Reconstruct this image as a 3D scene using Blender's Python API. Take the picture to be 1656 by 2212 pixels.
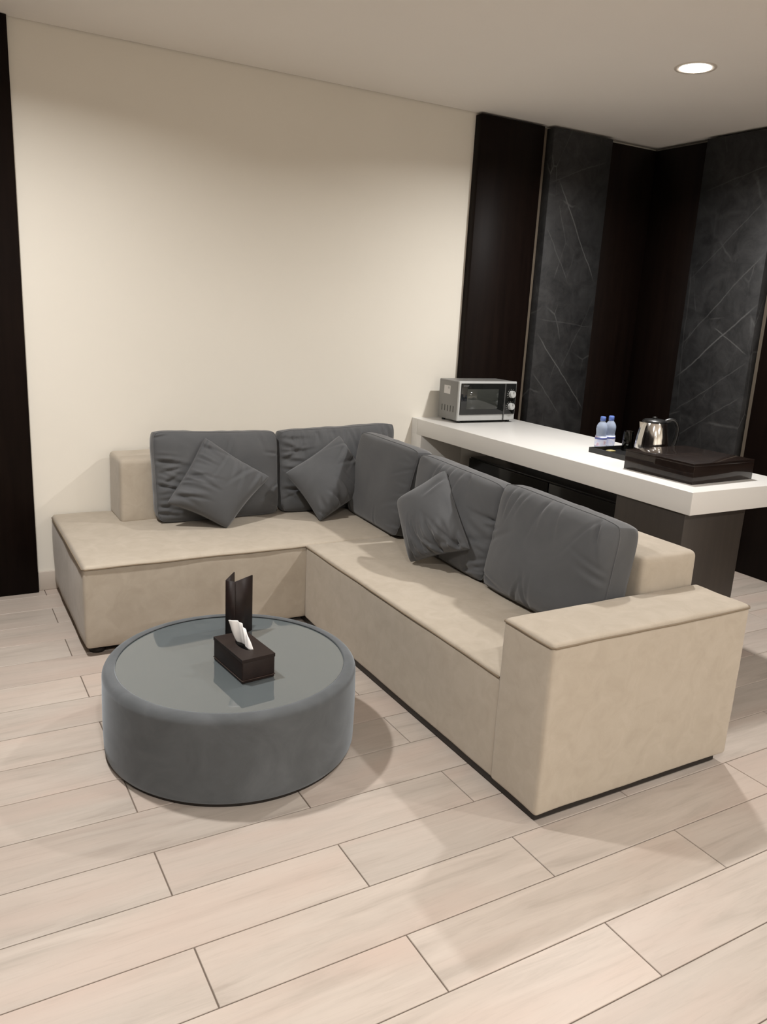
import bpy, bmesh, math, random
from mathutils import Vector, Matrix, noise

# ------------------------------------------------------------------ scene, camera, world, exposure
for o in list(bpy.data.objects):
    bpy.data.objects.remove(o, do_unlink=True)
SC = bpy.context.scene
COL = SC.collection

HC = 2.7585            # ceiling height
YB = 4.405             # back wall
XR = 4.64              # right wall
XL, YF = -2.4, -4.4    # left wall, wall behind the photographer

cam_data = bpy.data.cameras.new('camera')
cam = bpy.data.objects.new('camera', cam_data)
COL.objects.link(cam)
FWD = Vector((0.48757312, 0.83770862, -0.24600148))
RGT = Vector((0.86969334, -0.49080412, 0.05239097))
DWN = Vector((-0.07685017, -0.23949028, -0.9678525))
m = Matrix.Identity(4)
for i in range(3):
    m[i][0], m[i][1], m[i][2] = RGT[i], -DWN[i], -FWD[i]
m[2][3] = 1.56
cam.matrix_world = m
cam_data.sensor_fit = 'VERTICAL'
cam_data.sensor_height = 36.0
cam_data.lens = 36.0 * 1720.44 / 2212.0
cam_data.clip_start = 0.05
SC.camera = cam

world = bpy.data.worlds.new('world')
SC.world = world
world.use_nodes = True
world.node_tree.nodes['Background'].inputs[0].default_value = (0.9, 0.85, 0.78, 1)
world.node_tree.nodes['Background'].inputs[1].default_value = 0.0

vs = SC.view_settings
vs.view_transform = 'Standard'
vs.look = 'None'
vs.gamma = 1.0
vs.use_curve_mapping = False
vs.exposure = 0.40

LAMP_POWER = 45.0
LAMP_COLOR = (1.0, 0.982, 0.962)
# x, y of the recessed downlights; the last two are added fill lamps
LAMPS = [(3.32, 2.97, 0.74, 'round recessed downlight glowing in the ceiling near the dark stone corner'),
         (0.19, 2.97, 0.75, 'recessed ceiling downlight above the chaise end of the sofa, outside the frame'),
         (3.32, -0.10, 0.52, 'recessed ceiling downlight on the right behind the photographer'),
         (0.19, -0.10, 0.80, 'recessed ceiling downlight above the photographer'),
         (3.32, -3.10, 1.4, 'added fill downlight, unseen, far right behind the photographer'),  # unseen lamp, put in to lift the room's bounce light
         (0.19, -3.10, 1.7, 'added fill downlight, unseen, far left behind the photographer')]  # its unseen partner, also added only for fill

# ------------------------------------------------------------------ helpers
def tag(o, label=None, cat=None, group=None, kind=None):
    if label: o['label'] = label
    if cat: o['category'] = cat
    if group: o['group'] = group
    if kind: o['kind'] = kind
    return o

def link(name, me, mat=None, parent=None, smooth=True):
    if mat is not None and not me.materials:
        me.materials.append(mat)
    if smooth:
        me.polygons.foreach_set('use_smooth', [True] * len(me.polygons))
    o = bpy.data.objects.new(name, me)
    COL.objects.link(o)
    if parent is not None:
        o.parent = parent
        o.matrix_parent_inverse = parent.matrix_basis.inverted()
    return o

def from_bm(name, bm, mat=None, parent=None, smooth=True, sharp=None):
    bmesh.ops.recalc_face_normals(bm, faces=bm.faces)
    me = bpy.data.meshes.new(name)
    bm.to_mesh(me)
    bm.free()
    o = link(name, me, mat, parent, smooth)
    if sharp is not None:
        me.set_sharp_from_angle(angle=math.radians(sharp))
    return o

def from_py(name, vv, ff, mat=None, parent=None, smooth=True, sharp=None):
    me = bpy.data.meshes.new(name)
    me.from_pydata(vv, [], ff)
    me.update()
    bm = bmesh.new(); bm.from_mesh(me)
    bmesh.ops.remove_doubles(bm, verts=bm.verts, dist=1e-6)
    bmesh.ops.recalc_face_normals(bm, faces=bm.faces)
    bm.to_mesh(me); bm.free()
    o = link(name, me, mat, parent, smooth)
    if sharp is not None:
        me.set_sharp_from_angle(angle=math.radians(sharp))
    return o

def empty(name, loc, rz=0.0):
    o = bpy.data.objects.new(name, None)
    o.empty_display_size = 0.1
    COL.objects.link(o)
    o.location = loc
    o.rotation_euler = (0, 0, rz)
    return o

def bm_box(bm, x0, x1, y0, y1, z0, z1, bevel=0.0, seg=2):
    vs_ = [bm.verts.new((x, y, z)) for x in (x0, x1) for y in (y0, y1) for z in (z0, z1)]
    fs = []
    for idx in ((0, 1, 3, 2), (4, 6, 7, 5), (0, 4, 5, 1), (2, 3, 7, 6), (0, 2, 6, 4), (1, 5, 7, 3)):
        fs.append(bm.faces.new([vs_[i] for i in idx]))
    if bevel > 0:
        es = set(e for f in fs for e in f.edges)
        bmesh.ops.bevel(bm, geom=list(es), offset=bevel, segments=seg, profile=0.5, affect='EDGES')
    return vs_

def box(name, x0, x1, y0, y1, z0, z1, mat, parent=None, bevel=0.0, seg=2):
    bm = bmesh.new()
    bm_box(bm, x0, x1, y0, y1, z0, z1, bevel, seg)
    return from_bm(name, bm, mat, parent, smooth=bevel > 0, sharp=50 if bevel > 0 and seg < 2 else None)

def axis_samples(a, b, r, n):
    """grid stations: dense in the rounded margins, n cells in between"""
    k = 4
    s = [a + r * (1 - math.cos(math.pi / 2 * i / k)) for i in range(k)]
    s += [a + r + (b - a - 2 * r) * i / n for i in range(n + 1)]
    s += [b - r * (1 - math.cos(math.pi / 2 * i / k)) for i in range(k - 1, -1, -1)]
    return s

def soft_box(name, x0, x1, y0, y1, z0, z1, r, mat, parent=None, n=(14, 14, 8), crown=0.0, lump=0.0, side=0.0, seed=0):
    """upholstered block: rounded edges, slightly crowned top, uneven padding"""
    ax = [axis_samples(x0, x1, r, n[0]), axis_samples(y0, y1, r, n[1]), axis_samples(z0, z1, r, n[2])]
    lo = Vector((x0 + r, y0 + r, z0 + r)); hi = Vector((x1 - r, y1 - r, z1 - r))
    L = Vector((x1 - x0, y1 - y0, z1 - z0))
    vv, ff = [], []
    def conv(p):
        q = Vector([min(max(p[i], lo[i]), hi[i]) for i in range(3)])
        d = p - q
        nn = d.normalized() if d.length > 1e-9 else Vector((0, 0, 0))
        w = q + nn * r if d.length > 1e-9 else p
        t = [(w[i] - (x0, y0, z0)[i]) / L[i] for i in range(3)]
        if crown and nn.z > 0:
            w = w + Vector((0, 0, crown * nn.z * (1 - (2 * t[0] - 1) ** 4) * (1 - (2 * t[1] - 1) ** 4)))
        if side:
            w = w + Vector((nn.x, nn.y, 0)) * side * (1 - (2 * t[2] - 1) ** 2)
        if lump:
            w = w + nn * lump * (noise.noise(Vector((w.x * 4 + seed, w.y * 4, w.z * 4))) + 0.5 * noise.noise(Vector((w.x * 11 + seed, w.y * 11, w.z * 11))))
        return w
    for a in range(3):
        b, c = (a + 1) % 3, (a + 2) % 3
        for val in (ax[a][0], ax[a][-1]):
            base = len(vv)
            nb, nc = len(ax[b]), len(ax[c])
            for i in range(nb):
                for j in range(nc):
                    p = [0, 0, 0]
                    p[a], p[b], p[c] = val, ax[b][i], ax[c][j]
                    vv.append(conv(Vector(p)))
            for i in range(nb - 1):
                for j in range(nc - 1):
                    ff.append((base + i * nc + j, base + (i + 1) * nc + j, base + (i + 1) * nc + j + 1, base + i * nc + j + 1))
    return from_py(name, vv, ff, mat, parent)

def tube(name, pts, r, mat, parent=None, seg=6, closed=False):
    vv, ff = [], []
    n = len(pts)
    pts = [Vector(p) for p in pts]
    for i, p in enumerate(pts):
        a = pts[(i - 1) % n] if (closed or i > 0) else p
        b = pts[(i + 1) % n] if (closed or i < n - 1) else p
        t = (b - a).normalized()
        up = Vector((0, 0, 1)) if abs(t.z) < 0.9 else Vector((1, 0, 0))
        u = t.cross(up).normalized(); w = u.cross(t)
        for k in range(seg):
            an = 2 * math.pi * k / seg
            vv.append(p + r * (math.cos(an) * u + math.sin(an) * w))
    rings = n if closed else n - 1
    for i in range(rings):
        i2 = (i + 1) % n
        for k in range(seg):
            k2 = (k + 1) % seg
            ff.append((i * seg + k, i * seg + k2, i2 * seg + k2, i2 * seg + k))
    if not closed:
        ff.append(tuple(range(seg))[::-1]); ff.append(tuple((n - 1) * seg + k for k in range(seg)))
    return from_py(name, vv, ff, mat, parent)

def lathe(name, prof, mat, parent=None, seg=48, center=(0, 0, 0), sharp=None, closed=False, scale_fn=None):
    """prof: list of (radius, z)"""
    vv, ff = [], []
    n = len(prof)
    for (r, z) in prof:
        for k in range(seg):
            a = 2 * math.pi * k / seg
            x, y = r * math.cos(a), r * math.sin(a)
            if scale_fn: x, y = scale_fn(x, y, z, a)
            vv.append((center[0] + x, center[1] + y, center[2] + z))
    for i in range(n - 1 if not closed else n):
        i2 = (i + 1) % n
        for k in range(seg):
            k2 = (k + 1) % seg
            ff.append((i * seg + k, i * seg + k2, i2 * seg + k2, i2 * seg + k))
    if not closed:
        if prof[0][0] > 1e-5: ff.append(tuple(range(seg))[::-1])
        if prof[-1][0] > 1e-5: ff.append(tuple((n - 1) * seg + k for k in range(seg)))
    return from_py(name, vv, ff, mat, parent, sharp=sharp)

# ------------------------------------------------------------------ materials
class N:
    """small node-tree builder"""
    def __init__(s, name):
        s.m = bpy.data.materials.new(name); s.m.use_nodes = True
        s.t = s.m.node_tree; s.b = s.t.nodes['Principled BSDF']
    def n(s, typ, **kw):
        x = s.t.nodes.new(typ)
        for k, v in kw.items(): setattr(x, k, v)
        return x
    def l(s, a, b): s.t.links.new(a, b)
    def set(s, **kw):
        for k, v in kw.items():
            s.b.inputs[k.replace('_', ' ')].default_value = v
        return s
    def math(s, op, a, b=None, c=None, clamp=False):
        x = s.n('ShaderNodeMath', operation=op, use_clamp=clamp)
        for i, v in enumerate((a, b, c)):
            if v is None: continue
            if isinstance(v, (int, float)): x.inputs[i].default_value = v
            else: s.l(v, x.inputs[i])
        return x.outputs[0]
    def noise(s, vec, scale, detail=4, rough=0.5, dist=0.0):
        x = s.n('ShaderNodeTexNoise')
        x.inputs['Scale'].default_value = scale; x.inputs['Detail'].default_value = detail
        x.inputs['Roughness'].default_value = rough; x.inputs['Distortion'].default_value = dist
        if vec is not None: s.l(vec, x.inputs['Vector'])
        return x.outputs['Fac']
    def ramp(s, fac, stops):
        x = s.n('ShaderNodeValToRGB')
        e = x.color_ramp.elements
        while len(e) < len(stops): e.new(0.5)
        for i, (p, c) in enumerate(stops):
            e[i].position = p; e[i].color = (*c, 1)
        s.l(fac, x.inputs[0])
        return x.outputs[0]
    def mix(s, fac, a, b, mode='MIX'):
        x = s.n('ShaderNodeMix', data_type='RGBA', blend_type=mode)
        for sock, v in ((x.inputs[0], fac), (x.inputs[6], a), (x.inputs[7], b)):
            if isinstance(v, (int, float)): sock.default_value = v
            elif isinstance(v, tuple): sock.default_value = (*v, 1) if len(v) == 3 else v
            else: s.l(v, sock)
        return x.outputs[2]
    def pos(s):
        return s.n('ShaderNodeNewGeometry').outputs['Position']
    def mapping(s, vec, scale=(1, 1, 1), loc=(0, 0, 0)):
        x = s.n('ShaderNodeMapping')
        x.inputs['Scale'].default_value = scale; x.inputs['Location'].default_value = loc
        s.l(vec, x.inputs['Vector'])
        return x.outputs[0]
    def bump(s, h, strength=0.2, dist=0.01):
        x = s.n('ShaderNodeBump')
        x.inputs['Strength'].default_value = strength; x.inputs['Distance'].default_value = dist
        s.l(h, x.inputs['Height']); s.l(x.outputs[0], s.b.inputs['Normal'])
    def color(s, c): s.l(c, s.b.inputs['Base Color'])

def plain(name, col, rough=0.5, metal=0.0, **kw):
    k = N(name); k.set(Base_Color=(*col, 1), Roughness=rough, Metallic=metal, **kw)
    return k.m

def paint(name, c0, c1, rough=0.85):
    k = N(name); p = k.pos()
    k.color(k.ramp(k.noise(p, 1.3, 3), [(0.35, c0), (0.65, c1)]))
    k.set(Roughness=rough)
    k.bump(k.noise(p, 220, 3), 0.06, 0.002)
    return k.m

M = {}
M['wall'] = paint('wall_paint', (0.755, 0.715, 0.635), (0.77, 0.73, 0.65))
M['ceiling'] = paint('ceiling_paint', (0.87, 0.83, 0.775), (0.885, 0.845, 0.79))

def plank_mat():
    k = N('floor_plank_porcelain')
    p = k.pos()
    oi = k.n('ShaderNodeObjectInfo').outputs['Random']
    off = k.n('ShaderNodeCombineXYZ')
    k.l(k.math('MULTIPLY', oi, 37.0), off.inputs[0]); k.l(k.math('MULTIPLY', oi, 91.0), off.inputs[1])
    add = k.n('ShaderNodeVectorMath', operation='ADD'); k.l(p, add.inputs[0]); k.l(off.outputs[0], add.inputs[1])
    v = add.outputs[0]
    grain = k.noise(k.mapping(v, (1.6, 15, 1)), 1.0, 6, 0.62, 0.9)
    fine = k.noise(k.mapping(v, (7, 95, 1)), 1.0, 4, 0.6, 0.3)
    cloud = k.noise(k.mapping(v, (1.2, 5, 1)), 1.0, 3, 0.5, 0.4)
    base = k.ramp(grain, [(0.28, (0.37, 0.322, 0.279)), (0.44, (0.458, 0.403, 0.354)), (0.58, (0.50, 0.441, 0.389)), (0.78, (0.535, 0.474, 0.42))])
    base = k.mix(k.math('MULTIPLY', k.math('SUBTRACT', cloud, 0.44, clamp=True), 3.4, clamp=True), base, (0.50, 0.41, 0.355))
    base = k.mix(k.math('MULTIPLY', k.math('SUBTRACT', 0.47, fine, clamp=True), 1.5, clamp=True), base, (0.36, 0.30, 0.255))
    tint = k.ramp(oi, [(0.0, (0.90, 0.895, 0.885)), (0.5, (0.98, 0.97, 0.96)), (1.0, (1.05, 1.03, 1.01))])
    base = k.mix(1.0, base, tint, 'MULTIPLY')
    k.color(base)
    k.set(Roughness=0.42)
    k.b.inputs['Specular IOR Level'].default_value = 0.35
    k.bump(grain, 0.05, 0.003)
    return k.m
M['plank'] = plank_mat()
M['grout'] = plain('floor_grout', (0.16, 0.125, 0.10), 0.9)
M['baseboard'] = paint('baseboard_tile', (0.47, 0.41, 0.35), (0.53, 0.465, 0.40), 0.5)

def wood(name, c0, c1, rough, axis='z', coat=0.0, spec=0.5):
    k = N(name); p = k.pos()
    sc = {'z': (34, 34, 1.6), 'x': (1.6, 34, 34), 'y': (34, 1.6, 34)}[axis]
    g = k.noise(k.mapping(p, sc), 1.0, 5, 0.6, 0.6)
    k.color(k.ramp(g, [(0.3, c0), (0.7, c1)]))
    k.set(Roughness=rough)
    k.b.inputs['Coat Weight'].default_value = coat; k.b.inputs['Specular IOR Level'].default_value = spec
    k.b.inputs['Coat Roughness'].default_value = 0.03
    k.bump(g, 0.05, 0.002)
    return k.m
M['wood'] = wood('dark_wenge_panel', (0.0052, 0.0029, 0.0023), (0.0095, 0.0054, 0.0040), 0.5, spec=0.09)
M['wood_box'] = wood('dark_walnut_box', (0.0085, 0.0046, 0.0034), (0.016, 0.0092, 0.0066), 0.5, 'x', 0.75, 0.08)
M['wood_leg'] = wood('dark_brown_leg', (0.030, 0.024, 0.020), (0.040, 0.032, 0.026), 0.45)

def marble_mat(name, axes, veins):
    """dark grey stone; long thin pale veins laid as distorted straight lines (a*u+b*v=c), fading in and out"""
    k = N(name); p = k.pos()
    sep = k.n('ShaderNodeSeparateXYZ'); k.l(p, sep.inputs[0])
    u, v = sep.outputs[axes[0]], sep.outputs[axes[1]]
    cloud = k.noise(p, 7.5, 7, 0.66, 0.8)
    speck = k.noise(p, 24, 5, 0.65, 0.4)
    base = k.ramp(cloud, [(0.30, (0.012, 0.012, 0.0125)), (0.5, (0.025, 0.025, 0.0255)), (0.72, (0.041, 0.041, 0.0415))])
    base = k.mix(k.math('MULTIPLY', k.math('SUBTRACT', speck, 0.5, clamp=True), 1.3, clamp=True), base, (0.046, 0.046, 0.047))
    wob = k.math('MULTIPLY', k.math('SUBTRACT', k.noise(p, 3.5, 4, 0.6), 0.5), 0.045)
    fade = k.noise(p, 4.5, 2)
    tot = None
    for (u0, v0, u1, v1, w, a) in veins:
        du, dv = u1 - u0, v1 - v0
        L = math.hypot(du, dv); nx, ny = -dv / L, du / L
        d = k.math('ADD', k.math('MULTIPLY_ADD', u, nx, -(nx * u0 + ny * v0)), k.math('MULTIPLY', v, ny))
        d = k.math('ABSOLUTE', k.math('ADD', d, wob))
        line = k.math('SUBTRACT', 1.0, k.math('DIVIDE', d, w), clamp=True)
        # along-line mask
        t = k.math('ADD', k.math('MULTIPLY_ADD', u, du / L / L, -(du * u0 + dv * v0) / L / L), k.math('MULTIPLY', v, dv / L / L))
        msk = k.math('MULTIPLY', k.math('MULTIPLY', t, 8, clamp=True), k.math('MULTIPLY', k.math('SUBTRACT', 1.0, t), 8, clamp=True))
        line = k.math('MULTIPLY', k.math('MULTIPLY', line, msk), a)
        tot = line if tot is None else k.math('MAXIMUM', tot, line)
    vor = k.n('ShaderNodeTexVoronoi', feature='DISTANCE_TO_EDGE'); vor.inputs['Scale'].default_value = 3.1
    wv = k.n('ShaderNodeVectorMath', operation='ADD'); k.l(p, wv.inputs[0])
    cx = k.n('ShaderNodeCombineXYZ'); k.l(wob, cx.inputs[0]); k.l(wob, cx.inputs[1]); k.l(wob, cx.inputs[2]); k.l(cx.outputs[0], wv.inputs[1])
    k.l(k.mapping(wv.outputs[0], (1.0, 1.0, 0.62)), vor.inputs['Vector'])
    hair = k.math('SUBTRACT', 1.0, k.math('DIVIDE', vor.outputs['Distance'], 0.014), clamp=True)
    hair = k.math('MULTIPLY', hair, k.math('MULTIPLY', k.math('SUBTRACT', fade, 0.46, clamp=True), 2.2, clamp=True))
    tot = k.math('MAXIMUM', tot, hair)
    base = k.mix(k.math('MULTIPLY', tot, k.math('MULTIPLY_ADD', fade, 1.2, 0.15, clamp=True)), base, (0.14, 0.14, 0.138))
    k.color(base); k.set(Roughness=0.55)
    k.b.inputs['Specular IOR Level'].default_value = 0.22
    return k.m
M['marble_back'] = marble_mat('dark_veined_stone', (0, 2), [
    (3.69, 2.45, 4.10, 1.80, .006, .75), (3.62, 2.15, 3.86, 1.80, .005, .35), (3.63, 1.46, 4.13, .93, .006, .85),
    (3.63, 1.20, 3.90, .90, .005, .45), (3.62, 1.55, 4.13, 1.52, .005, .25), (3.86, 1.2, 4.13, 1.75, .005, .25), (3.62, 2.42, 4.1, 2.6, .005, .3)])
M['marble_right'] = marble_mat('dark_veined_stone_corner', (1, 2), [
    (3.88, 1.42, 3.33, 2.02, .006, .45), (3.88, 1.20, 3.32, 1.72, .007, .75), (3.86, .96, 3.33, 1.36, .005, .4),
    (3.84, .78, 3.33, 1.14, .005, .35), (3.62, 1.56, 3.34, 1.40, .006, .6), (3.88, 1.85, 3.36, 2.35, .005, .3), (3.87, 2.0, 3.83, 1.0, .005, .35), (3.86, 2.42, 3.3, 2.55, .006, .3)])

def fabric(name, c0, c1, c2, sheen, mott=6.0, rough=0.85, sheen_tint=(1, 1, 1)):
    k = N(name); p = k.pos()
    a = k.noise(p, mott, 5, 0.6, 0.8)
    b = k.noise(p, mott * 6, 3, 0.6)
    c = k.ramp(a, [(0.32, c0), (0.5, c1), (0.68, c2)])
    c = k.mix(k.math('MULTIPLY', k.math('SUBTRACT', b, 0.5, clamp=True), 0.5, clamp=True), c, c2)
    k.color(c); k.set(Roughness=rough)
    k.b.inputs['Specular IOR Level'].default_value = 0.15
    k.b.inputs['Sheen Weight'].default_value = sheen
    k.b.inputs['Sheen Roughness'].default_value = 0.45
    k.b.inputs['Sheen Tint'].default_value = (*sheen_tint, 1)
    k.bump(k.noise(p, 420, 3), 0.12, 0.0015)
    return k.m
M['suede'] = fabric('beige_suede', (0.405, 0.350, 0.280), (0.428, 0.372, 0.300), (0.452, 0.395, 0.322), 0.15, 13.0)
M['seam'] = plain('beige_seam_thread', (0.20, 0.155, 0.105), 0.9)
def velvet(name, b):
    return fabric(name, (b * .92, b * .935, b * .97), (b * 1.0, b * 1.015, b * 1.05), (b * 1.12, b * 1.135, b * 1.17), b * 3.0, 4.0)
M['velvet'] = velvet('grey_velvet', .090)      # one fabric for every cushion and pillow
M['velvet_seam'] = plain('grey_velvet_seam', (0.050, 0.050, 0.052), 0.9)
M['velvet_table'] = fabric('slate_velvet', (0.076, 0.080, 0.083), (0.092, 0.097, 0.101), (0.112, 0.118, 0.124), 0.35, 5.0, sheen_tint=(0.85, 0.93, 1))
M['black'] = plain('black_plastic', (0.008, 0.008, 0.008), 0.35)
M['black_gloss'] = plain('black_gloss', (0.004, 0.004, 0.0045), 0.12)
M['black_gloss'].node_tree.nodes['Principled BSDF'].inputs['Specular IOR Level'].default_value = 0.25
M['foot'] = plain('dark_foot', (0.010, 0.007, 0.005), 0.5)
M['counter'] = paint('white_solid_surface', (0.68, 0.665, 0.635), (0.70, 0.685, 0.655), 0.30)
M['leather'] = None

# ------------------------------------------------------------------ structure
def structure(o):
    o['kind'] = 'structure'; return o

floor = structure(box('floor', XL - .1, XR + .1, YF - .1, YB + .1, -0.12, -0.0035, M['grout']))
ceiling = structure(box('ceiling', XL - .1, XR + .1, YF - .1, YB - .009, HC, HC + .12, M['ceiling']))
structure(box('trim_3', XL - .1, XR + .1, YB - .009, YB + .1, HC + .014, HC + .12, M['ceiling']))   # shadow gap along the wall
wall_back = structure(box('wall_back', XL - .1, XR + .1, YB, YB + .12, -0.12, HC + .014, M['wall']))
wall_right = structure(box('wall_right', XR, XR + .12, YF - .1, YB, -0.12, HC, M['wall']))
wall_left = structure(box('wall_left', XL - .12, XL, YF - .1, YB, -0.12, HC, M['wall']))
wall_front = structure(box('wall_front', XL, XR, YF - .12, YF, -0.12, HC, M['wall']))
structure(box('baseboard_back', 0.446, 3.10, YB - .012, YB, 0, 0.105, M['baseboard'], bevel=0.003))

# floor planks, one object each: rows run along x, end joints staggered by half a plank
rows = [1.038 - .2 * k for k in range(18, 0, -1)] + [1.038, 1.236, 1.434, 1.632, 1.832, 2.03, 2.237, 2.443, 2.648, 2.852, 3.066, 3.272, 3.486, 3.69, 3.9, 4.108, 4.31, YB]
rows = [r for r in rows if r > -0.2]
i0 = rows.index(1.038)
GAP = 0.0036
box('plank_field', XL - .1, XR + .1, YF - .1, rows[0] - .001, -.01, 0.0, M['plank'], floor)
plank_cache = {}
def plank_mesh(lx, ly):
    key = (round(lx, 4), round(ly, 4))
    if key in plank_cache: return plank_cache[key]
    bm = bmesh.new()
    b = 0.0012
    z0, z1 = -0.010, 0.0
    lo = [bm.verts.new((sx * lx / 2, sy * ly / 2, z0)) for sx, sy in ((-1, -1), (1, -1), (1, 1), (-1, 1))]
    md = [bm.verts.new((sx * lx / 2, sy * ly / 2, z1 - b)) for sx, sy in ((-1, -1), (1, -1), (1, 1), (-1, 1))]
    hi = [bm.verts.new((sx * (lx / 2 - b), sy * (ly / 2 - b), z1)) for sx, sy in ((-1, -1), (1, -1), (1, 1), (-1, 1))]
    for a, c in ((lo, md), (md, hi)):
        for i in range(4):
            bm.faces.new((a[i], a[(i + 1) % 4], c[(i + 1) % 4], c[i]))
    bm.faces.new(hi)
    me = bpy.data.meshes.new('plank'); bm.to_mesh(me); bm.free()
    me.materials.append(M['plank'])
    plank_cache[key] = me
    return me
for r in range(len(rows) - 1):
    y0, y1 = rows[r], rows[r + 1]
    if y1 - y0 < 0.02: continue
    par = (r - i0) % 2
    j0 = 0.473 if par == 0 else 0.970
    xs = [XL] + [j0 + k for k in range(-5, 6) if XL + .03 < j0 + k < XR - .03] + [XR]
    for a, b_ in zip(xs[:-1], xs[1:]):
        lx, ly = b_ - a - GAP, y1 - y0 - GAP
        o = bpy.data.objects.new('plank', plank_mesh(lx, ly))
        COL.objects.link(o)
        o.location = ((a + b_) / 2, (y0 + y1) / 2, 0)
        o.parent = floor

# wall cladding: dark wood panels with veined stone slabs standing proud beside lit gaps
ZT = 2.746
def panel(name, parent, x0, x1, y0, y1, z0, z1, mat, bev=0.002):
    return box(name, x0, x1, y0, y1, z0, z1, mat, parent, bevel=bev, seg=1)
panel('wood_panel', wall_back, XL + .002, 0.4425, YB - .04, YB - .0005, 0.001, HC - .002, M['wood'])
YP = 4.34
panel('wood_panel', wall_back, 3.068, 3.567, YP, YB - .0005, 0.001, ZT, M['wood'])
panel('marble_panel', wall_back, 3.614, 4.126, YP - .035, YB - .0005, 0.001, ZT - .004, M['marble_back'])
panel('wood_panel', wall_back, 4.128, 4.60, YP, YB - .0005, 0.001, ZT - .012, M['wood'])
XP = 4.578
panel('wood_panel', wall_right, XP, XR - .0005, 3.888, YP - .0005, 0.001, ZT - .012, M['wood'])
panel('marble_panel', wall_right, XP - .035, XR - .0005, 3.318, 3.884, 0.001, ZT - .004, M['marble_right'])
for k in range(3):
    y1 = 3.272 - k * 1.21
    panel('wood_panel', wall_right, XP, XR - .0005, y1 - 1.205, y1, 0.001, ZT, M['wood'])
for k in range(5):
    panel('wood_panel', wall_left, XL + .0005, XL + .04, YF + .02 + k * 1.745, YF + .02 + k * 1.745 + 1.735, 0.001, ZT, M['wood'])
# metal strips lining the two gaps
M['strip'] = plain('beige_metal_strip', (0.15, 0.122, 0.092), 0.4, 0.2)
structure(box('trim_1', 3.568, 3.613, YB - .030, YB - .001, 0.001, ZT, M['strip']))
structure(box('trim_2', XR - .030, XR - .001, 3.273, 3.317, 0.001, ZT, M['strip']))

# ------------------------------------------------------------------ downlights
M['lamp_glow'] = N('downlight_glow')
M['lamp_glow'].set(Base_Color=(1, 1, 1, 1)); M['lamp_glow'].b.inputs['Emission Color'].default_value = (1, .95, .88, 1)
M['lamp_glow'].b.inputs['Emission Strength'].default_value = 12.0
M['lamp_glow'] = M['lamp_glow'].m
M['lamp_ring'] = plain('downlight_trim', (0.66, 0.60, 0.53), 0.5)
for (lx, ly, pw, lab) in LAMPS:
    t = tag(empty('downlight', (lx, ly, HC)), lab, 'ceiling light', 'recessed downlights')
    prof = [(0.074, 0.0), (0.075, -0.003), (0.096, -0.0035), (0.098, -0.0005), (0.098, 0.0)]
    lathe('trim_ring', prof, M['lamp_ring'], t, 48, (lx, ly, HC), closed=True)
    lathe('diffuser', [(0.0, -0.012), (0.045, -0.010), (0.066, -0.005), (0.074, -0.001)], M['lamp_glow'], t, 48, (lx, ly, HC))
    ld = bpy.data.lights.new('lamp_light', 'AREA')
    ld.shape = 'DISK'; ld.size = 0.13; ld.energy = LAMP_POWER * pw; ld.color = LAMP_COLOR
    ld.spread = math.radians(158)
    lo = bpy.data.objects.new('lamp_light', ld); COL.objects.link(lo)
    lo.location = (0, 0, -0.014); lo.parent = t

# ------------------------------------------------------------------ sectional sofa
sofa = tag(empty('sectional_sofa', (1.57, 3.44, 0)), 'L-shaped beige suede sectional sofa with block back and one wide armrest', 'sofa')
SX0, SX1, SXI = 0.527, 2.466, 1.569
SY0, SY1 = 3.437, 4.388
HS, HA, HB = 0.421, 0.622, 0.752
soft_box('seat_base', SX0, SX1, SY0, SY1, 0.036, HS, 0.018, M['suede'], sofa, (36, 20, 10), crown=0.008, lump=0.0035, side=0.004, seed=3)
soft_box('seat_base', SXI, SX1 - .004, 1.868, SY0 - .001, 0.036, HS - .001, 0.014, M['suede'], sofa, (20, 32, 10), crown=0.006, lump=0.003, side=0.0, seed=9)
soft_box('armrest', SXI - .006, SX1 + .004, 1.637, 1.876, 0.036, HA, 0.014, M['suede'], sofa, (26, 10, 20), crown=0.004, lump=0.003, side=0.002, seed=17)
soft_box('backrest', 0.825, SX1, 4.10, SY1 - .001, HS - .012, HB, 0.026, M['suede'], sofa, (32, 8, 10), crown=0.004, lump=0.002, seed=21)
soft_box('backrest', 2.176, SX1, 1.879, 4.11, HS - .012, HB - .001, 0.026, M['suede'], sofa, (8, 34, 10), crown=0.004, lump=0.002, seed=25)
def wavy(pts, n, amp, seed):
    out = []
    for a, b in zip(pts[:-1], pts[1:]):
        a, b = Vector(a), Vector(b)
        for i in range(n):
            p = a.lerp(b, i / n)
            p.z += amp * noise.noise(Vector((p.x * 5 + seed, p.y * 5, 0)))
            out.append(p)
    out.append(Vector(pts[-1]))
    return out
e = 0.0025
tube('piping', wavy([(SX0 - e, SY1 - .03, HS - .012), (SX0 - e - .003, SY0 + .01, HS - .012), (SX0 + .008, SY0 - e - .001, HS - .012), (SXI - .002, SY0 - e - .001, HS - .012)], 14, .004, 1), 0.0034, M['seam'], sofa)
tube('piping', wavy([(SXI - e, SY0 - .002, HS - .012), (SXI - e, 1.878, HS - .012)], 26, .004, 4), 0.0034, M['seam'], sofa)
za = HA - .012
tube('piping', wavy([(SXI - .006 + .002, 1.874, za), (SXI - .006 - e, 1.868, za), (SXI - .006 - e, 1.645, za), (SXI + .002, 1.637 - e, za), (SX1 - .006, 1.637 - e, za), (SX1 + .004 + e, 1.645, za), (SX1 + .004 + e, 1.87, za)], 12, .006, 7), 0.0032, M['seam'], sofa)
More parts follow.
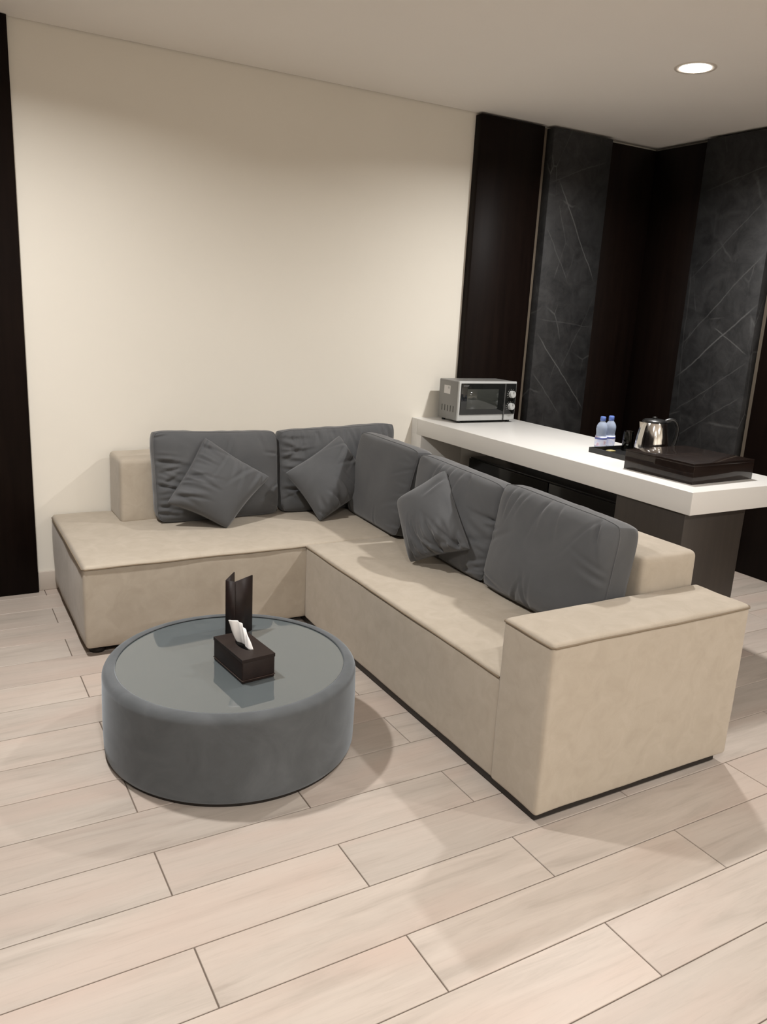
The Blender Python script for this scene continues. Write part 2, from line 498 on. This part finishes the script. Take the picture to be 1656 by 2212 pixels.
for (fx_, fy_) in ((0.585, 3.51), (0.585, 4.30), (1.50, 3.51), (1.66, 1.70), (2.38, 1.70), (2.38, 3.2), (1.64, 3.3), (2.38, 4.3)):
    lathe('foot', [(0.0, 0.0), (0.034, 0.0), (0.036, 0.006), (0.030, 0.037), (0.0, 0.037)], M['foot'], sofa, 20, (fx_, fy_, 0))
bmp = bmesh.new()
bm_box(bmp, SX0 + .05, SX1 - .05, SY0 + .06, SY1 - .05, 0.012, 0.04)
bm_box(bmp, SXI + .014, SX1 - .03, 1.66, SY0 + .07, 0.006, 0.04)
from_bm('plinth', bmp, M['foot'], sofa, smooth=False)

# ------------------------------------------------------------------ cushions
def cushion(name, bl, br, tr, tl, edge, bulge, concave, seed, label, group, nu=104, nv=80, wr=18, wamp=0.006, gusset=True, flip=False, wr_spec=None, sag=0.0, corner_r=0.12, mat='velvet'):
    rnd = random.Random(seed)
    bl, br, tr, tl = map(Vector, (bl, br, tr, tl))
    cen = (bl + br + tr + tl) / 4
    nrm = ((br - bl) + (tr - tl)).cross((tl - bl) + (tr - br)).normalized()   # front normal
    W_ = ((br - bl).length + (tr - tl).length) / 2
    H_ = ((tl - bl).length + (tr - br).length) / 2
    wrinkles = []
    for _ in range(wr):
        s = rnd.choice('lrtb') if wr_spec is None else rnd.choice(wr_spec)
        t = rnd.uniform(.06, .94)
        inn = rnd.gauss(0, .30)
        ln = rnd.uniform(.09, .24)
        wd = rnd.uniform(.007, .014)
        am = wamp * rnd.uniform(.45, 1.0)
        st, dr = {'l': ((0, t), (1, inn)), 'r': ((1, t), (-1, inn)), 't': ((t, 1), (inn, -1)), 'b': ((t, 0), (inn, 1))}[s]
        wrinkles.append((st[0] * W_, st[1] * H_, Vector(dr).normalized(), ln, wd, am))
    def height(u, v, front):
        U, V = 2 * u - 1, 2 * v - 1
        eb = max(0.0, (1 - U ** 4) * (1 - V ** 4))
        bf = bulge if front else bulge * (.2 if gusset else .4)
        h = edge / 2 + bf * eb ** 0.62
        if not gusset:
            h = edge / 2 + bf * (max(0, (1 - abs(U) ** 2.4)) * max(0, (1 - abs(V) ** 2.4))) ** 0.52
        x, y = u * W_, v * H_
        d = 0
        for (sx, sy, dr, ln, wd, am) in wrinkles:
            px, py = x - sx, y - sy
            al = px * dr[0] + py * dr[1]
            ac = -px * dr[1] + py * dr[0]
            if -0.01 < al < ln and abs(ac) < 4 * wd:
                f = math.sin(math.pi * min(1, max(0, (al + .01) / (ln + .01))) ** 0.45)
                q = ac / wd
                d += am * f * (-math.exp(-q * q) + 0.55 * math.exp(-(q - 1.5) ** 2))
        em = min(1.0, eb * 3)
        d *= (0.35 + 0.65 * em)
        d += 0.010 * bulge / 0.06 * noise.noise(Vector((x * 5 + seed * 7.1, y * 5, 0))) * em
        return h + (d if front else 0.6 * d)
    def outline(u, v):
        U, V = 2 * u - 1, 2 * v - 1
        su = 1 - concave * (1 - V * V); sv = 1 - concave * (1 - U * U)
        # softened corners
        cr = corner_r * (abs(U) ** 6) * (abs(V) ** 6)
        U2, V2 = U * (su - cr * .5), V * (sv - cr * .5)
        V2 -= sag * (1 - U * U) * (v ** 2)
        uu, vv_ = (U2 + 1) / 2, (V2 + 1) / 2
        return bl * (1 - uu) * (1 - vv_) + br * uu * (1 - vv_) + tr * uu * vv_ + tl * (1 - uu) * vv_
    # stations denser at the borders
    def st(n): return [0.5 - 0.5 * math.cos(math.pi * i / n) * (0.82 + 0.18 * abs(math.cos(math.pi * i / n))) for i in range(n + 1)]
    us, vs2 = st(nu), st(nv)
    vv, ff = [], []
    idx = {}
    for sgn in (1, -1):
        for i, u in enumerate(us):
            for j, v in enumerate(vs2):
                p = outline(u, v)
                h = height(u, v, sgn > 0)
                idx[(sgn, i, j)] = len(vv)
                vv.append(p + nrm * h * sgn)
        for i in range(nu):
            for j in range(nv):
                ff.append((idx[(sgn, i, j)], idx[(sgn, i + 1, j)], idx[(sgn, i + 1, j + 1)], idx[(sgn, i, j + 1)]))
    ring = [(i, 0) for i in range(nu)] + [(nu, j) for j in range(nv)] + [(i, nv) for i in range(nu, 0, -1)] + [(0, j) for j in range(nv, 0, -1)]
    mid = []
    K = 4 if gusset else 2
    prev = [idx[(1, i, j)] for i, j in ring]
    for k in range(1, K):
        f = k / K
        cur = []
        for (i, j) in ring:
            a, b = vv[idx[(1, i, j)]], vv[idx[(-1, i, j)]]
            p = a.lerp(b, f)
            out = (outline(us[i], vs2[j]) - cen); out -= nrm * out.dot(nrm)
            amt = (0.007 if gusset else 0.002) * math.sin(math.pi * f) * (1 + .8 * noise.noise(p * 14))
            cur.append(len(vv)); vv.append(p + out.normalized() * amt)
        n = len(ring)
        for q in range(n):
            ff.append((prev[q], prev[(q + 1) % n], cur[(q + 1) % n], cur[q]))
        prev = cur
    last = [idx[(-1, i, j)] for i, j in ring]
    n = len(ring)
    for q in range(n):
        ff.append((prev[q], prev[(q + 1) % n], last[(q + 1) % n], last[q]))
    base = Vector((cen.x, cen.y, min(p.z for p in vv)))
    o = from_py(name, [p - base for p in vv], ff, M[mat])
    o.location = base
    tag(o, label, 'cushion' if gusset else 'pillow', group)
    bpy.context.view_layer.update()
    # seam: piping along the front border
    pts = [vv[idx[(1, i, j)]] + ((outline(us[i], vs2[j]) - cen).normalized() * 0.001) for i, j in ring] if gusset else [(vv[idx[(1, i, j)]] + vv[idx[(-1, i, j)]]) / 2 + (outline(us[i], vs2[j]) - cen).normalized() * 0.001 for i, j in ring]
    c2 = tube('piping', [p - base for p in pts], 0.0022 if gusset else 0.0018, M[mat], None, 6, True)
    c2.parent = o
    return o

GB = 'large grey velvet back cushions'
GP = 'small grey velvet throw pillows'
cushion('back_cushion', (0.985, 4.035, .428), (1.655, 4.045, .428), (1.648, 4.075, .888), (0.972, 4.075, .905), .085, .055, .018, 11,
        'large grey velvet back cushion at the chaise end, leftmost of the row', GB, wr=26, wamp=.011, wr_spec='lllllrrt', sag=.03)
cushion('back_cushion', (1.670, 4.045, .428), (2.36, 4.05, .428), (2.40, 4.085, .915), (1.662, 4.085, .888), .085, .052, .018, 23,
        'large grey velvet back cushion with gathered top, second from the left by the wall', GB, wr=34, wamp=.012, wr_spec='ttttttllll', sag=.03)
cushion('back_cushion', (2.10, 3.96, .428), (2.075, 3.345, .428), (2.145, 3.28, .888), (2.135, 3.885, .898), .085, .045, .015, 37,
        'large grey velvet back cushion in the inner corner where the sofa turns', GB, wr=12, wamp=.005, wr_spec='rrrrb', sag=.0)
cushion('back_cushion', (2.105, 3.275, .428), (2.075, 2.60, .428), (2.14, 2.585, .862), (2.14, 3.275, .885), .085, .055, .018, 41,
        'large grey velvet cushion behind the small pillow on the right seat', GB, wr=26, wamp=.0085, wr_spec='rrrrttb', sag=.0)
cushion('back_cushion', (2.065, 2.60, .428), (2.065, 1.905, .428), (2.14, 1.915, .862), (2.14, 2.59, .882), .095, .062, .018, 53,
        'large plump grey cushion with boxed end beside the wide armrest', GB, wr=20, wamp=.009, wr_spec='tttttrlb', sag=.0)

cushion('throw_pillow', (0.999, 3.88, .564), (1.289, 3.80, .426), (1.573, 3.92, .66), (1.229, 3.985, .881), .008, .082, .085, 61,
        'small grey throw pillow balanced on one corner against the leftmost cushion', GP, gusset=False, wr=26, wamp=.011, nu=90, nv=90, corner_r=.09, wr_spec='llllltt')
cushion('throw_pillow', (1.647, 3.92, .676), (1.798, 3.77, .427), (2.212, 3.90, .568), (2.003, 3.98, .868), .008, .082, .085, 71,
        'small grey throw pillow standing on a corner near the inside corner of the sofa', GP, gusset=False, wr=22, wamp=.011, nu=90, nv=90, corner_r=.09, wr_spec='rrrrt')
cushion('throw_pillow', (1.905, 3.15, .69), (1.885, 2.97, .432), (1.985, 2.645, .578), (2.045, 2.97, .868), .010, .090, .075, 83,
        'small creased grey throw pillow leaning on the right-hand seat', GP, gusset=False, wr=30, wamp=.015, nu=90, nv=90, corner_r=.09, wr_spec='rrrrrrt')

# ------------------------------------------------------------------ round coffee table
TX, TY, TR, TH = 0.886, 2.548, 0.446, 0.317
TG = TH - .006
tab = tag(empty('coffee_table', (TX, TY, 0)), 'round low slate velvet drum table with a recessed grey glass top', 'coffee table')
prof = [(0.0, 0.012), (TR - .012, 0.012), (TR - .003, 0.018), (TR, 0.03)]
prof += [(TR + .002 * math.sin(math.pi * i / 8), 0.03 + (TH - .075) * i / 8) for i in range(1, 9)]
rr = 0.030
cx, cz = TR - rr, TH - rr + .001
prof += [(cx + rr * math.cos(a), cz + rr * 1.0 * math.sin(a)) for a in [math.radians(d) for d in range(0, 125, 10)]]
prof += [(0.412, TH - .006), (0.4115, TH - .022), (0.0, TH - .022)]
lathe('drum', prof, M['velvet_table'], tab, 128, (TX, TY, 0))
k = N('grey_tabletop_glass')
k.set(Base_Color=(0.105, 0.120, 0.124, 1), Roughness=0.03)
k.b.inputs['IOR'].default_value = 1.95
M['table_glass'] = k.m
lathe('glass_top', [(0.0, TH - .0125), (0.405, TH - .0125), (0.4075, TH - .010), (0.4075, TH - .008), (0.4055, TH - .006), (0.0, TH - .006)], M['table_glass'], tab, 128, (TX, TY, 0), sharp=40)
lathe('glass_pad', [(0.0, TH - .022), (0.395, TH - .022), (0.395, TH - .013), (0.0, TH - .013)], M['black'], tab, 64, (TX, TY, 0), sharp=40)
lathe('base_ring', [(0.0, 0.0), (TR - .015, 0.0), (TR - .012, 0.014), (0.0, 0.014)], M['foot'], tab, 96, (TX, TY, 0), sharp=40)

# ------------------------------------------------------------------ tissue box, tissue, menu holder
k = N('brown_leather'); p = k.pos()
k.color(k.ramp(k.noise(p, 30, 3), [(0.3, (0.0105, 0.0048, 0.0036)), (0.7, (0.016, 0.0078, 0.0058))]))
k.set(Roughness=0.5); k.b.inputs['Specular IOR Level'].default_value = 0.35; k.bump(k.noise(p, 700, 2), 0.25, 0.0015)
M['leather'] = k.m
M['leather_seam'] = plain('brown_leather_stitch', (0.055, 0.03, 0.022), 0.6)
tb = tag(empty('tissue_box', (0.8985, 2.464, TG)), 'dark brown stitched leather tissue box on the glass table', 'tissue box')
R90 = math.radians(6.5)
bx0, bx1, by0, by1, bh = -0.0615, 0.0615, -0.114, 0.114, 0.088
def rot(o, piv, a):
    for v in o.data.vertices:
        x, y = v.co.x - piv[0], v.co.y - piv[1]
        v.co.x, v.co.y = piv[0] + x * math.cos(a) - y * math.sin(a), piv[1] + x * math.sin(a) + y * math.cos(a)
PIV = (0.8985, 2.464)
parts = []
parts.append(box('body', PIV[0] + bx0, PIV[0] + bx1, PIV[1] + by0, PIV[1] + by1, TG + .0003, TG + bh - .004, M['leather'], tb, bevel=.004))
# lid with an oval slot
vv, ff = [], []
ca = math.atan2(.1146, .0621)
ANG = sorted([2 * math.pi * i / 44 + .01 for i in range(44)] + [ca, math.pi - ca, math.pi + ca, 2 * math.pi - ca])
NS = len(ANG)
for ring_, zz in ((0, bh), (1, bh), (1, bh - .012), (2, bh - .012), (2, bh - .0035)):
    for i in range(NS):
        a = ANG[i]
        if ring_ == 0: x, y = 0.021 * math.cos(a), 0.052 * math.sin(a)
        else:
            c_, s_ = math.cos(a), math.sin(a)
            sc = 1 / max(abs(c_) / .0621, abs(s_) / .1146)
            x, y = sc * c_, sc * s_
            if ring_ == 2: x, y = x * .97, y * .97
        vv.append((PIV[0] + x, PIV[1] + y, TG + zz))
for rr_ in range(2):
    for i in range(NS):
        j = (i + 1) % NS
        ff.append((rr_ * NS + i, rr_ * NS + j, (rr_ + 1) * NS + j, (rr_ + 1) * NS + i))
# slot wall
b0 = len(vv)
for i in range(NS):
    a = ANG[i]
    vv.append((PIV[0] + .021 * math.cos(a), PIV[1] + .052 * math.sin(a), TG + bh - .004))
for i in range(NS):
    ff.append((i, (i + 1) % NS, b0 + (i + 1) % NS, b0 + i))
parts.append(from_py('lid', vv, ff, M['leather'], tb, smooth=False))
parts.append(lathe('slot_lining', [(0.0, TG + bh - .0039), (0.0205, TG + bh - .0036)], M['black'], tb, 32, (PIV[0], PIV[1], 0), scale_fn=lambda x, y, z, a: (x, y * 2.45)))
zs = TG + .012
parts.append(tube('stitching', [(PIV[0] + sx * .0625, PIV[1] + sy * .1152, zs) for sx, sy in ((-1, -1), (1, -1), (1, 1), (-1, 1))], 0.0012, M['leather_seam'], tb, 5, True))
# corrected placement of the whole box
for o in parts: rot(o, PIV, R90)
# tissue: pleated sheet rising from the slot
k = N('white_tissue'); k.set(Base_Color=(0.86, 0.84, 0.82, 1), Roughness=0.9); M['tissue'] = k.m
vv, ff = [], []
NU, NV = 26, 18
for j in range(NV + 1):
    t = j / NV
    for i in range(NU + 1):
        s = i / NU * 2 - 1
        w = 0.047 * (1 - .56 * t ** 1.2)
        y = s * w - .006 + .034 * t + .008 * t * s
        z = bh - .0035 + t * (.078 + .016 * s * t - .012 * s * s * t)
        x = .0075 * math.sin(s * 3.0 + .8 * t + .4) * (1 - .2 * t) + .0022 * math.sin(s * 11 + t * 4) * (.4 + t) - .006 * t + .005 * (1 - t) ** 2 * s * s - s * (.009 + .014 * t)
        vv.append((PIV[0] + x, PIV[1] + y, TG + z))
for j in range(NV):
    for i in range(NU):
        a = j * (NU + 1) + i
        ff.append((a, a + 1, a + NU + 2, a + NU + 1))
tis = from_py('tissue', vv, ff, M['tissue'])
rot(tis, PIV, R90)
sm = tis.modifiers.new('thick', 'SOLIDIFY'); sm.thickness = 0.0008
tag(tis, 'crumpled white tissue pulled up out of the brown leather box', 'tissue')

# menu holder: stiff folder standing open like an L with a narrow spine
mh = tag(empty('menu_holder', (0.97, 2.77, TG)), 'tall dark brown leather folder standing half open behind the tissue box', 'folder')
def slab(name, a, b, z0, z1, th, mat, parent):
    a, b = Vector((*a, 0)), Vector((*b, 0))
    d = (b - a).normalized(); n_ = Vector((-d.y, d.x, 0)) * th / 2
    vv = []
    for p_ in (a - n_, b - n_, b + n_, a + n_):
        vv += [(p_.x, p_.y, z0), (p_.x, p_.y, z1)]
    ff = [(0, 2, 3, 1), (2, 4, 5, 3), (4, 6, 7, 5), (6, 0, 1, 7), (1, 3, 5, 7), (0, 6, 4, 2)]
    bm = bmesh.new()
    q = [bm.verts.new(v) for v in vv]
    for f in ff: bm.faces.new([q[i] for i in f])
    bmesh.ops.bevel(bm, geom=list(bm.edges), offset=.0012, segments=2, affect='EDGES')
    return from_bm(name, bm, mat, parent)
MZ0, MZ1 = TG + .0005, TG + .229
A, B, C_, D_ = (0.990, 2.830), (0.930, 2.750), (0.956, 2.720), (1.043, 2.772)
slab('cover', B, A, MZ0, MZ1, .005, M['leather'], mh)
slab('spine', (0.9292, 2.7490), (0.9560, 2.7184), MZ0, MZ1, .005, M['leather'], mh)
slab('cover', C_, D_, MZ0, MZ1, .005, M['leather'], mh)

# ------------------------------------------------------------------ counter
CX0, CX1, CY0 = 2.7415, 3.44, 2.163
CZ, CT = 0.890, 0.1006
ct = tag(empty('counter', (3.1, 3.2, 0)), 'long thick white counter table running out from the wall', 'counter')
box('countertop', CX0, CX1, CY0, YP - .002, CZ - CT, CZ, M['counter'], ct, bevel=.0025)
box('countertop', CX0, 3.066, YP - .0025, YB - .001, CZ - CT, CZ - .0002, M['counter'], ct)
box('end_panel', CX0 + .0005, 3.066, 4.285, YB - .0012, 0.001, CZ - CT + .001, M['counter'], ct, bevel=.002)
box('end_panel', 3.0665, CX1 - .001, 4.285, YP - .0012, 0.001, CZ - CT + .001, M['counter'], ct, bevel=.002)
box('support_leg', 2.755, 3.150, 2.196, 2.590, 0.001, CZ - CT + .001, M['wood_leg'], ct, bevel=.002)

# black cabinet below the counter
fr = tag(empty('minibar_cabinet', (3.22, 3.4, 0)), 'glossy black low minibar cabinet in the dark under the white counter', 'cabinet')
box('body', 3.08, 3.42, 2.62, 4.19, 0.02, 0.655, M['black'], fr, bevel=.003)
box('door', 3.060, 3.079, 2.63, 3.395, 0.03, 0.648, M['black_gloss'], fr, bevel=.003)
box('door', 3.060, 3.079, 3.405, 4.18, 0.03, 0.648, M['black_gloss'], fr, bevel=.003)
box('plinth', 3.10, 3.40, 2.66, 4.15, 0.001, 0.0205, M['black'], fr)

# ------------------------------------------------------------------ microwave
MX0, MX1, MY0, MY1, MZ_0, MZ_1 = 2.888, 3.338, 4.105, 4.332, CZ + .014, CZ + .262
mw = tag(empty('microwave', (3.11, 4.22, CZ)), 'small silver microwave with black glass door and two knobs', 'microwave')
M['silver'] = plain('silver_paint', (0.22, 0.217, 0.208), 0.42, 0.25)
M['silver_face'] = plain('silver_plastic', (0.46, 0.465, 0.455), 0.38, 0.1)
M['mw_door'] = plain('black_door_glass', (0.010, 0.0105, 0.010), 0.06)
M['mw_window'] = plain('oven_window', (0.032, 0.034, 0.030), 0.08)
M['sticker'] = plain('white_sticker', (0.62, 0.60, 0.58), 0.6)
M['grey_print'] = plain('grey_print', (0.16, 0.16, 0.16), 0.6)
box('body', MX0, MX1, MY0 + .016, MY1, MZ_0, MZ_1, M['silver'], mw, bevel=.006, seg=3)
fr_ = box('front_frame', MX0 - .001, MX1 + .001, MY0, MY0 + .018, MZ_0 + .001, MZ_1 + .001, M['silver_face'], mw, bevel=.005, seg=3)
dxr = MX1 - .098
door = box('door', MX0 + .012, dxr, MY0 - .006, MY0 + .004, MZ_0 + .040, MZ_1 - .012, M['mw_door'], mw, bevel=.002)
wn = box('window', MX0 + .058, dxr - .050, MY0 - .0068, MY0 - .003, MZ_0 + .076, MZ_1 - .047, M['mw_window'], door, bevel=.0004, seg=1)
box('door_edge', dxr + .0005, dxr + .007, MY0 - .008, MY0 + .003, MZ_0 + .002, MZ_1 - .012, plain('smoked_edge', (0.07, 0.07, 0.068), 0.15), mw, bevel=.0015)
box('control_panel', dxr + .008, MX1 - .006, MY0 - .005, MY0 + .004, MZ_0 + .040, MZ_1 - .012, M['mw_door'], mw, bevel=.002)
kx = (dxr + .008 + MX1 - .006) / 2 + .004
for kz in (MZ_0 + .168, MZ_0 + .090):
    bm = bmesh.new()
    bmesh.ops.create_cone(bm, cap_ends=True, segments=32, radius1=.0235, radius2=.021, depth=.026, matrix=Matrix.Translation((kx, MY0 - .018, kz)) @ Matrix.Rotation(math.radians(90), 4, 'X'))
    bmesh.ops.bevel(bm, geom=[e_ for e_ in bm.edges if len(e_.link_faces) == 2 and abs(e_.link_faces[0].normal.dot(e_.link_faces[1].normal)) < .5], offset=.003, segments=2, affect='EDGES')
    kb = from_bm('knob', bm, M['silver_face'], mw, sharp=40)
    box('pointer', kx - .002, kx + .002, MY0 - .033, MY0 - .030, kz + .004, kz + .019, M['grey_print'], kb)
    # dial marks printed round the knob
    bm = bmesh.new()
    for i in range(11):
        a = math.radians(-130 + 26 * i)
        px, pz = kx + .031 * math.sin(a), kz + .031 * math.cos(a)
        bm_box(bm, px - .0012, px + .0012, MY0 - .0056, MY0 - .0046, pz - .0012, pz + .0012)
    from_bm('dial_marks', bm, M['sticker'], mw, smooth=False)
for i in range(5):
    y = MY0 + .050 + i * .0315
    box('vent_slot', MX0 - .0006, MX0 + .002, y, y + .009, MZ_0 + .050, MZ_0 + .088, plain('vent_dark', (0.05, 0.05, 0.045), 0.7) if i == 0 else bpy.data.materials['vent_dark'], mw, bevel=.0003, seg=1)
st_ = box('sticker', MX0 - .0008, MX0 + .001, MY0 + .098, MY0 + .168, MZ_0 + .160, MZ_0 + .212, M['sticker'], mw)
bm = bmesh.new()
bm_box(bm, MX0 - .0012, MX0 - .0004, MY0 + .108, MY0 + .124, MZ_0 + .192, MZ_0 + .206)
from_bm('sticker_print', bm, plain('pale_grey_print', (0.38, 0.38, 0.37), 0.6), st_, smooth=False)
for fx_, fy_ in ((MX0 + .03, MY0 + .03), (MX1 - .03, MY0 + .03), (MX0 + .03, MY1 - .03), (MX1 - .03, MY1 - .03)):
    lathe('foot', [(0, 0), (.012, 0), (.013, .0155), (0, .0155)], M['black'], mw, 16, (fx_, fy_, CZ))
def text(name, s, size, loc, rot_, mat, parent, ext=.0003):
    cu = bpy.data.curves.new(name, 'FONT'); cu.body = s; cu.size = size; cu.extrude = ext; cu.align_x = 'LEFT'
    tmp = bpy.data.objects.new(name, cu); COL.objects.link(tmp)
    dg = bpy.context.evaluated_depsgraph_get()
    me = bpy.data.meshes.new_from_object(tmp.evaluated_get(dg))
    bpy.data.objects.remove(tmp, do_unlink=True)
    me.transform(Matrix.Translation(loc) @ rot_)
    me.materials.clear(); me.materials.append(mat)
    o = bpy.data.objects.new(name, me); COL.objects.link(o)
    o.parent = parent; o.matrix_parent_inverse = parent.matrix_world.inverted()
    return o
bpy.context.view_layer.update()
RX = Matrix.Rotation(math.radians(90), 4, 'X')
text('lettering', 'SHARP', .014, (MX0 + .026, MY0 - .0065, MZ_1 - .031), RX, M['grey_print'], mw)

# ------------------------------------------------------------------ tray, bottles, glasses, kettle, wooden box
tr = tag(empty('tray', (3.20, 2.88, CZ)), 'shallow black serving tray on the white counter beside the wooden box', 'tray')
TX0, TX1, TY0, TY1 = 3.016, 3.40, 2.690, 3.068
bm = bmesh.new()
bm_box(bm, TX0, TX1, TY0, TY1, CZ + .0005, CZ + .006)
from_bm('base', bm, M['black'], tr, smooth=False)
bm = bmesh.new()
for a in ((TX0, TX1, TY0, TY0 + .008), (TX0, TX1, TY1 - .008, TY1), (TX0, TX0 + .008, TY0 + .008, TY1 - .008), (TX1 - .008, TX1, TY0 + .008, TY1 - .008)):
    bm_box(bm, *a, CZ + .006, CZ + .026)
from_bm('rim', bm, plain('black_lacquer', (0.011, 0.0105, 0.010), 0.3), tr, smooth=False)
M['gold'] = plain('gold_sachet_paper', (0.42, 0.36, 0.16), 0.4)
sa = soft_box('sachet', 3.105, 3.150, 3.005, 3.036, CZ + .0062, CZ + .012, .0028, M['gold'], None, (6, 6, 2), crown=.002)
tag(sa, 'small yellow gold sachet lying in the black tray', 'sachet')

k = N('clear_plastic'); k.set(Base_Color=(0.78, 0.86, 1.0, 1), Roughness=0.12)
k.b.inputs['Transmission Weight'].default_value = 0.72; k.b.inputs['IOR'].default_value = 1.30
M['pet'] = k.m
k = N('bottle_label'); sepv = k.n('ShaderNodeTexCoord').outputs['Object']
sp = k.n('ShaderNodeSeparateXYZ'); k.l(sepv, sp.inputs[0])
nz = k.noise(sepv, 45, 3)
c = k.ramp(nz, [(0.40, (0.62, 0.66, 0.86)), (0.55, (0.78, 0.80, 0.92)), (0.68, (0.60, 0.42, 0.56))])
k.color(c); k.set(Roughness=0.35); M['label'] = k.m
M['cap'] = plain('blue_cap', (0.13, 0.21, 0.56), 0.4)
M['label_blue'] = plain('label_blue_band', (0.10, 0.12, 0.34), 0.4)
def bottle(x, y, lab):
    t = tag(empty('water_bottle', (x, y, CZ)), lab, 'bottle', 'water bottles on the counter')
    pr = [(0.0, .0006), (.026, .0006), (.030, .004), (.0315, .012), (.0318, .055), (.0300, .066), (.0275, .078), (.0285, .088), (.0305, .104), (.0300, .116), (.0250, .130), (.0165, .142), (.0125, .146), (.0125, .150)]
    inner = [(max(0, r - .0012), z + (.0012 if i < 2 else 0)) for i, (r, z) in enumerate(pr)]
    lathe('bottle_body', pr + inner[::-1], M['pet'], t, 32, (x, y, CZ))
    lathe('label', [(.0319, .014), (.0323, .016), (.0325, .052), (.0306, .0665)], M['label'], t, 32, (x, y, CZ))
    lathe('label_band', [(.0327, .050), (.0323, .056), (.0317, .060)], M['label_blue'], t, 32, (x, y, CZ))
    lathe('cap', [(0.0, .172), (.0125, .172), (.0145, .169), (.0148, .150), (.0135, .1485), (0.0, .1485)], M['cap'], t, 24, (x, y, CZ), sharp=50)
bottle(3.176, 3.150, 'small water bottle with blue cap, the left one of two')
bottle(3.253, 3.165, 'small water bottle with blue cap, the right one next to the glasses')

k = N('clear_glass')
fr1 = k.n('ShaderNodeFresnel'); fr1.inputs['IOR'].default_value = 1.5
tr1 = k.n('ShaderNodeBsdfTransparent'); tr1.inputs[0].default_value = (0.90, 0.92, 0.91, 1)
gl1 = k.n('ShaderNodeBsdfGlossy'); gl1.inputs['Roughness'].default_value = 0.02
mx1 = k.n('ShaderNodeMixShader'); k.l(fr1.outputs[0], mx1.inputs[0]); k.l(tr1.outputs[0], mx1.inputs[1]); k.l(gl1.outputs[0], mx1.inputs[2])
k.l(mx1.outputs[0], k.t.nodes['Material Output'].inputs['Surface'])
M['glass'] = k.m
def tumbler(x, y, lab):
    pr = [(0.0, 0.0), (.0245, 0.0), (.026, .003), (.0325, .104), (.0318, .106), (.0308, .104), (.0245, .012), (0.0, .010)]
    pr = [(0.0, 0.0), (.0295, 0.0), (.0305, .003), (.0262, .102), (.0256, .1035), (.0250, .102), (.0292, .008), (0.0, .006)]
    o = lathe('drinking_glass', [(r, z) for r, z in pr], M['glass'], None, 40, (0, 0, 0))
    o.location = (x, y, CZ + .0062)
    return tag(o, lab, 'glass', 'drinking glasses in the tray')
tumbler(3.245, 3.020, 'clear drinking glass in the tray standing nearer to the bottles')
tumbler(3.318, 2.990, 'clear drinking glass half hidden behind the steel kettle')

kt = tag(empty('kettle', (3.188, 2.809, CZ)), 'shiny stainless steel electric kettle with black lid and handle', 'kettle')
KX, KY = 3.188, 2.809
k = N('brushed_steel'); k.set(Base_Color=(0.66, 0.65, 0.63, 1), Roughness=0.12, Metallic=1.0)
k.bump(k.noise(k.mapping(k.pos(), (55, 55, 3)), 1.0, 2, 0.5), 0.35, 0.004)
M['steel'] = k.m
zk = CZ + .0062
lathe('power_base', [(0, 0), (.082, 0), (.084, .004), (.082, .014), (0, .016)], M['black'], kt, 48, (KX, KY, zk), sharp=40)
lathe('body', [(0, .018), (.078, .018), (.0825, .026), (.0825, .055), (.081, .080), (.0775, .110), (.072, .140), (.066, .165), (.062, .180), (.0605, .184), (0, .184)], M['steel'], kt, 64, (KX, KY, zk), sharp=60)
lathe('lid', [(.0610, .182), (.0595, .190), (.050, .198), (.022, .202), (0, .203)], M['black'], kt, 48, (KX, KY, zk))
lathe('lid_knob', [(.010, .200), (.012, .207), (.010, .212), (0, .213)], M['black'], kt, 24, (KX, KY, zk))
hd = Vector((0.869, -0.49, 0)).normalized()   # handle side
hp = []
for r_, z_ in ((.055, .190), (.080, .200), (.104, .194), (.120, .168), (.122, .125), (.112, .080), (.096, .050), (.080, .040)):
    hp.append(Vector((KX, KY, zk)) + hd * r_ + Vector((0, 0, z_)))
# smooth the handle path
def smooth_path(pts, it=2):
    for _ in range(it):
        q = [pts[0]]
        for a, b in zip(pts[:-1], pts[1:]):
            q += [a.lerp(b, .25), a.lerp(b, .75)]
        q.append(pts[-1]); pts = q
    return pts
tube('handle', smooth_path(hp), .011, M['black'], kt, 10)
# spout: small folded lip on the opposite side
sp_ = -hd
side_ = Vector((-sp_.y, sp_.x, 0))
c0 = Vector((KX, KY, zk))
vv = [c0 + sp_ * .056 + side_ * .024 + Vector((0, 0, .183)), c0 + sp_ * .056 - side_ * .024 + Vector((0, 0, .183)), c0 + sp_ * .0755 + Vector((0, 0, .184)),
      c0 + sp_ * .069 + Vector((0, 0, .145)), c0 + sp_ * .060 + side_ * .020 + Vector((0, 0, .155)), c0 + sp_ * .060 - side_ * .020 + Vector((0, 0, .155))]
from_py('spout', vv, [(0, 2, 1), (0, 4, 3), (0, 3, 2), (1, 2, 3), (1, 3, 5), (0, 1, 5, 4), (3, 4, 5)], M['steel'], kt, smooth=False)

wb = tag(empty('wooden_box', (3.085, 2.47, CZ)), 'flat dark brown wooden box at the free end of the counter', 'box')
WBX0, WBX1, WBY0, WBY1, WBH = 2.868, 3.292, 2.276, 2.662, 0.092
b1 = box('body', WBX0, WBX1, WBY0, WBY1, CZ + .0005, CZ + WBH - .012, M['wood_box'], wb, bevel=.0007)
b2 = box('lid', WBX0, WBX1, WBY0, WBY1, CZ + WBH - .0119, CZ + WBH, M['wood_box'], wb, bevel=.0007)
for o in (b1, b2): rot(o, (2.868, 2.276), math.radians(2.0))
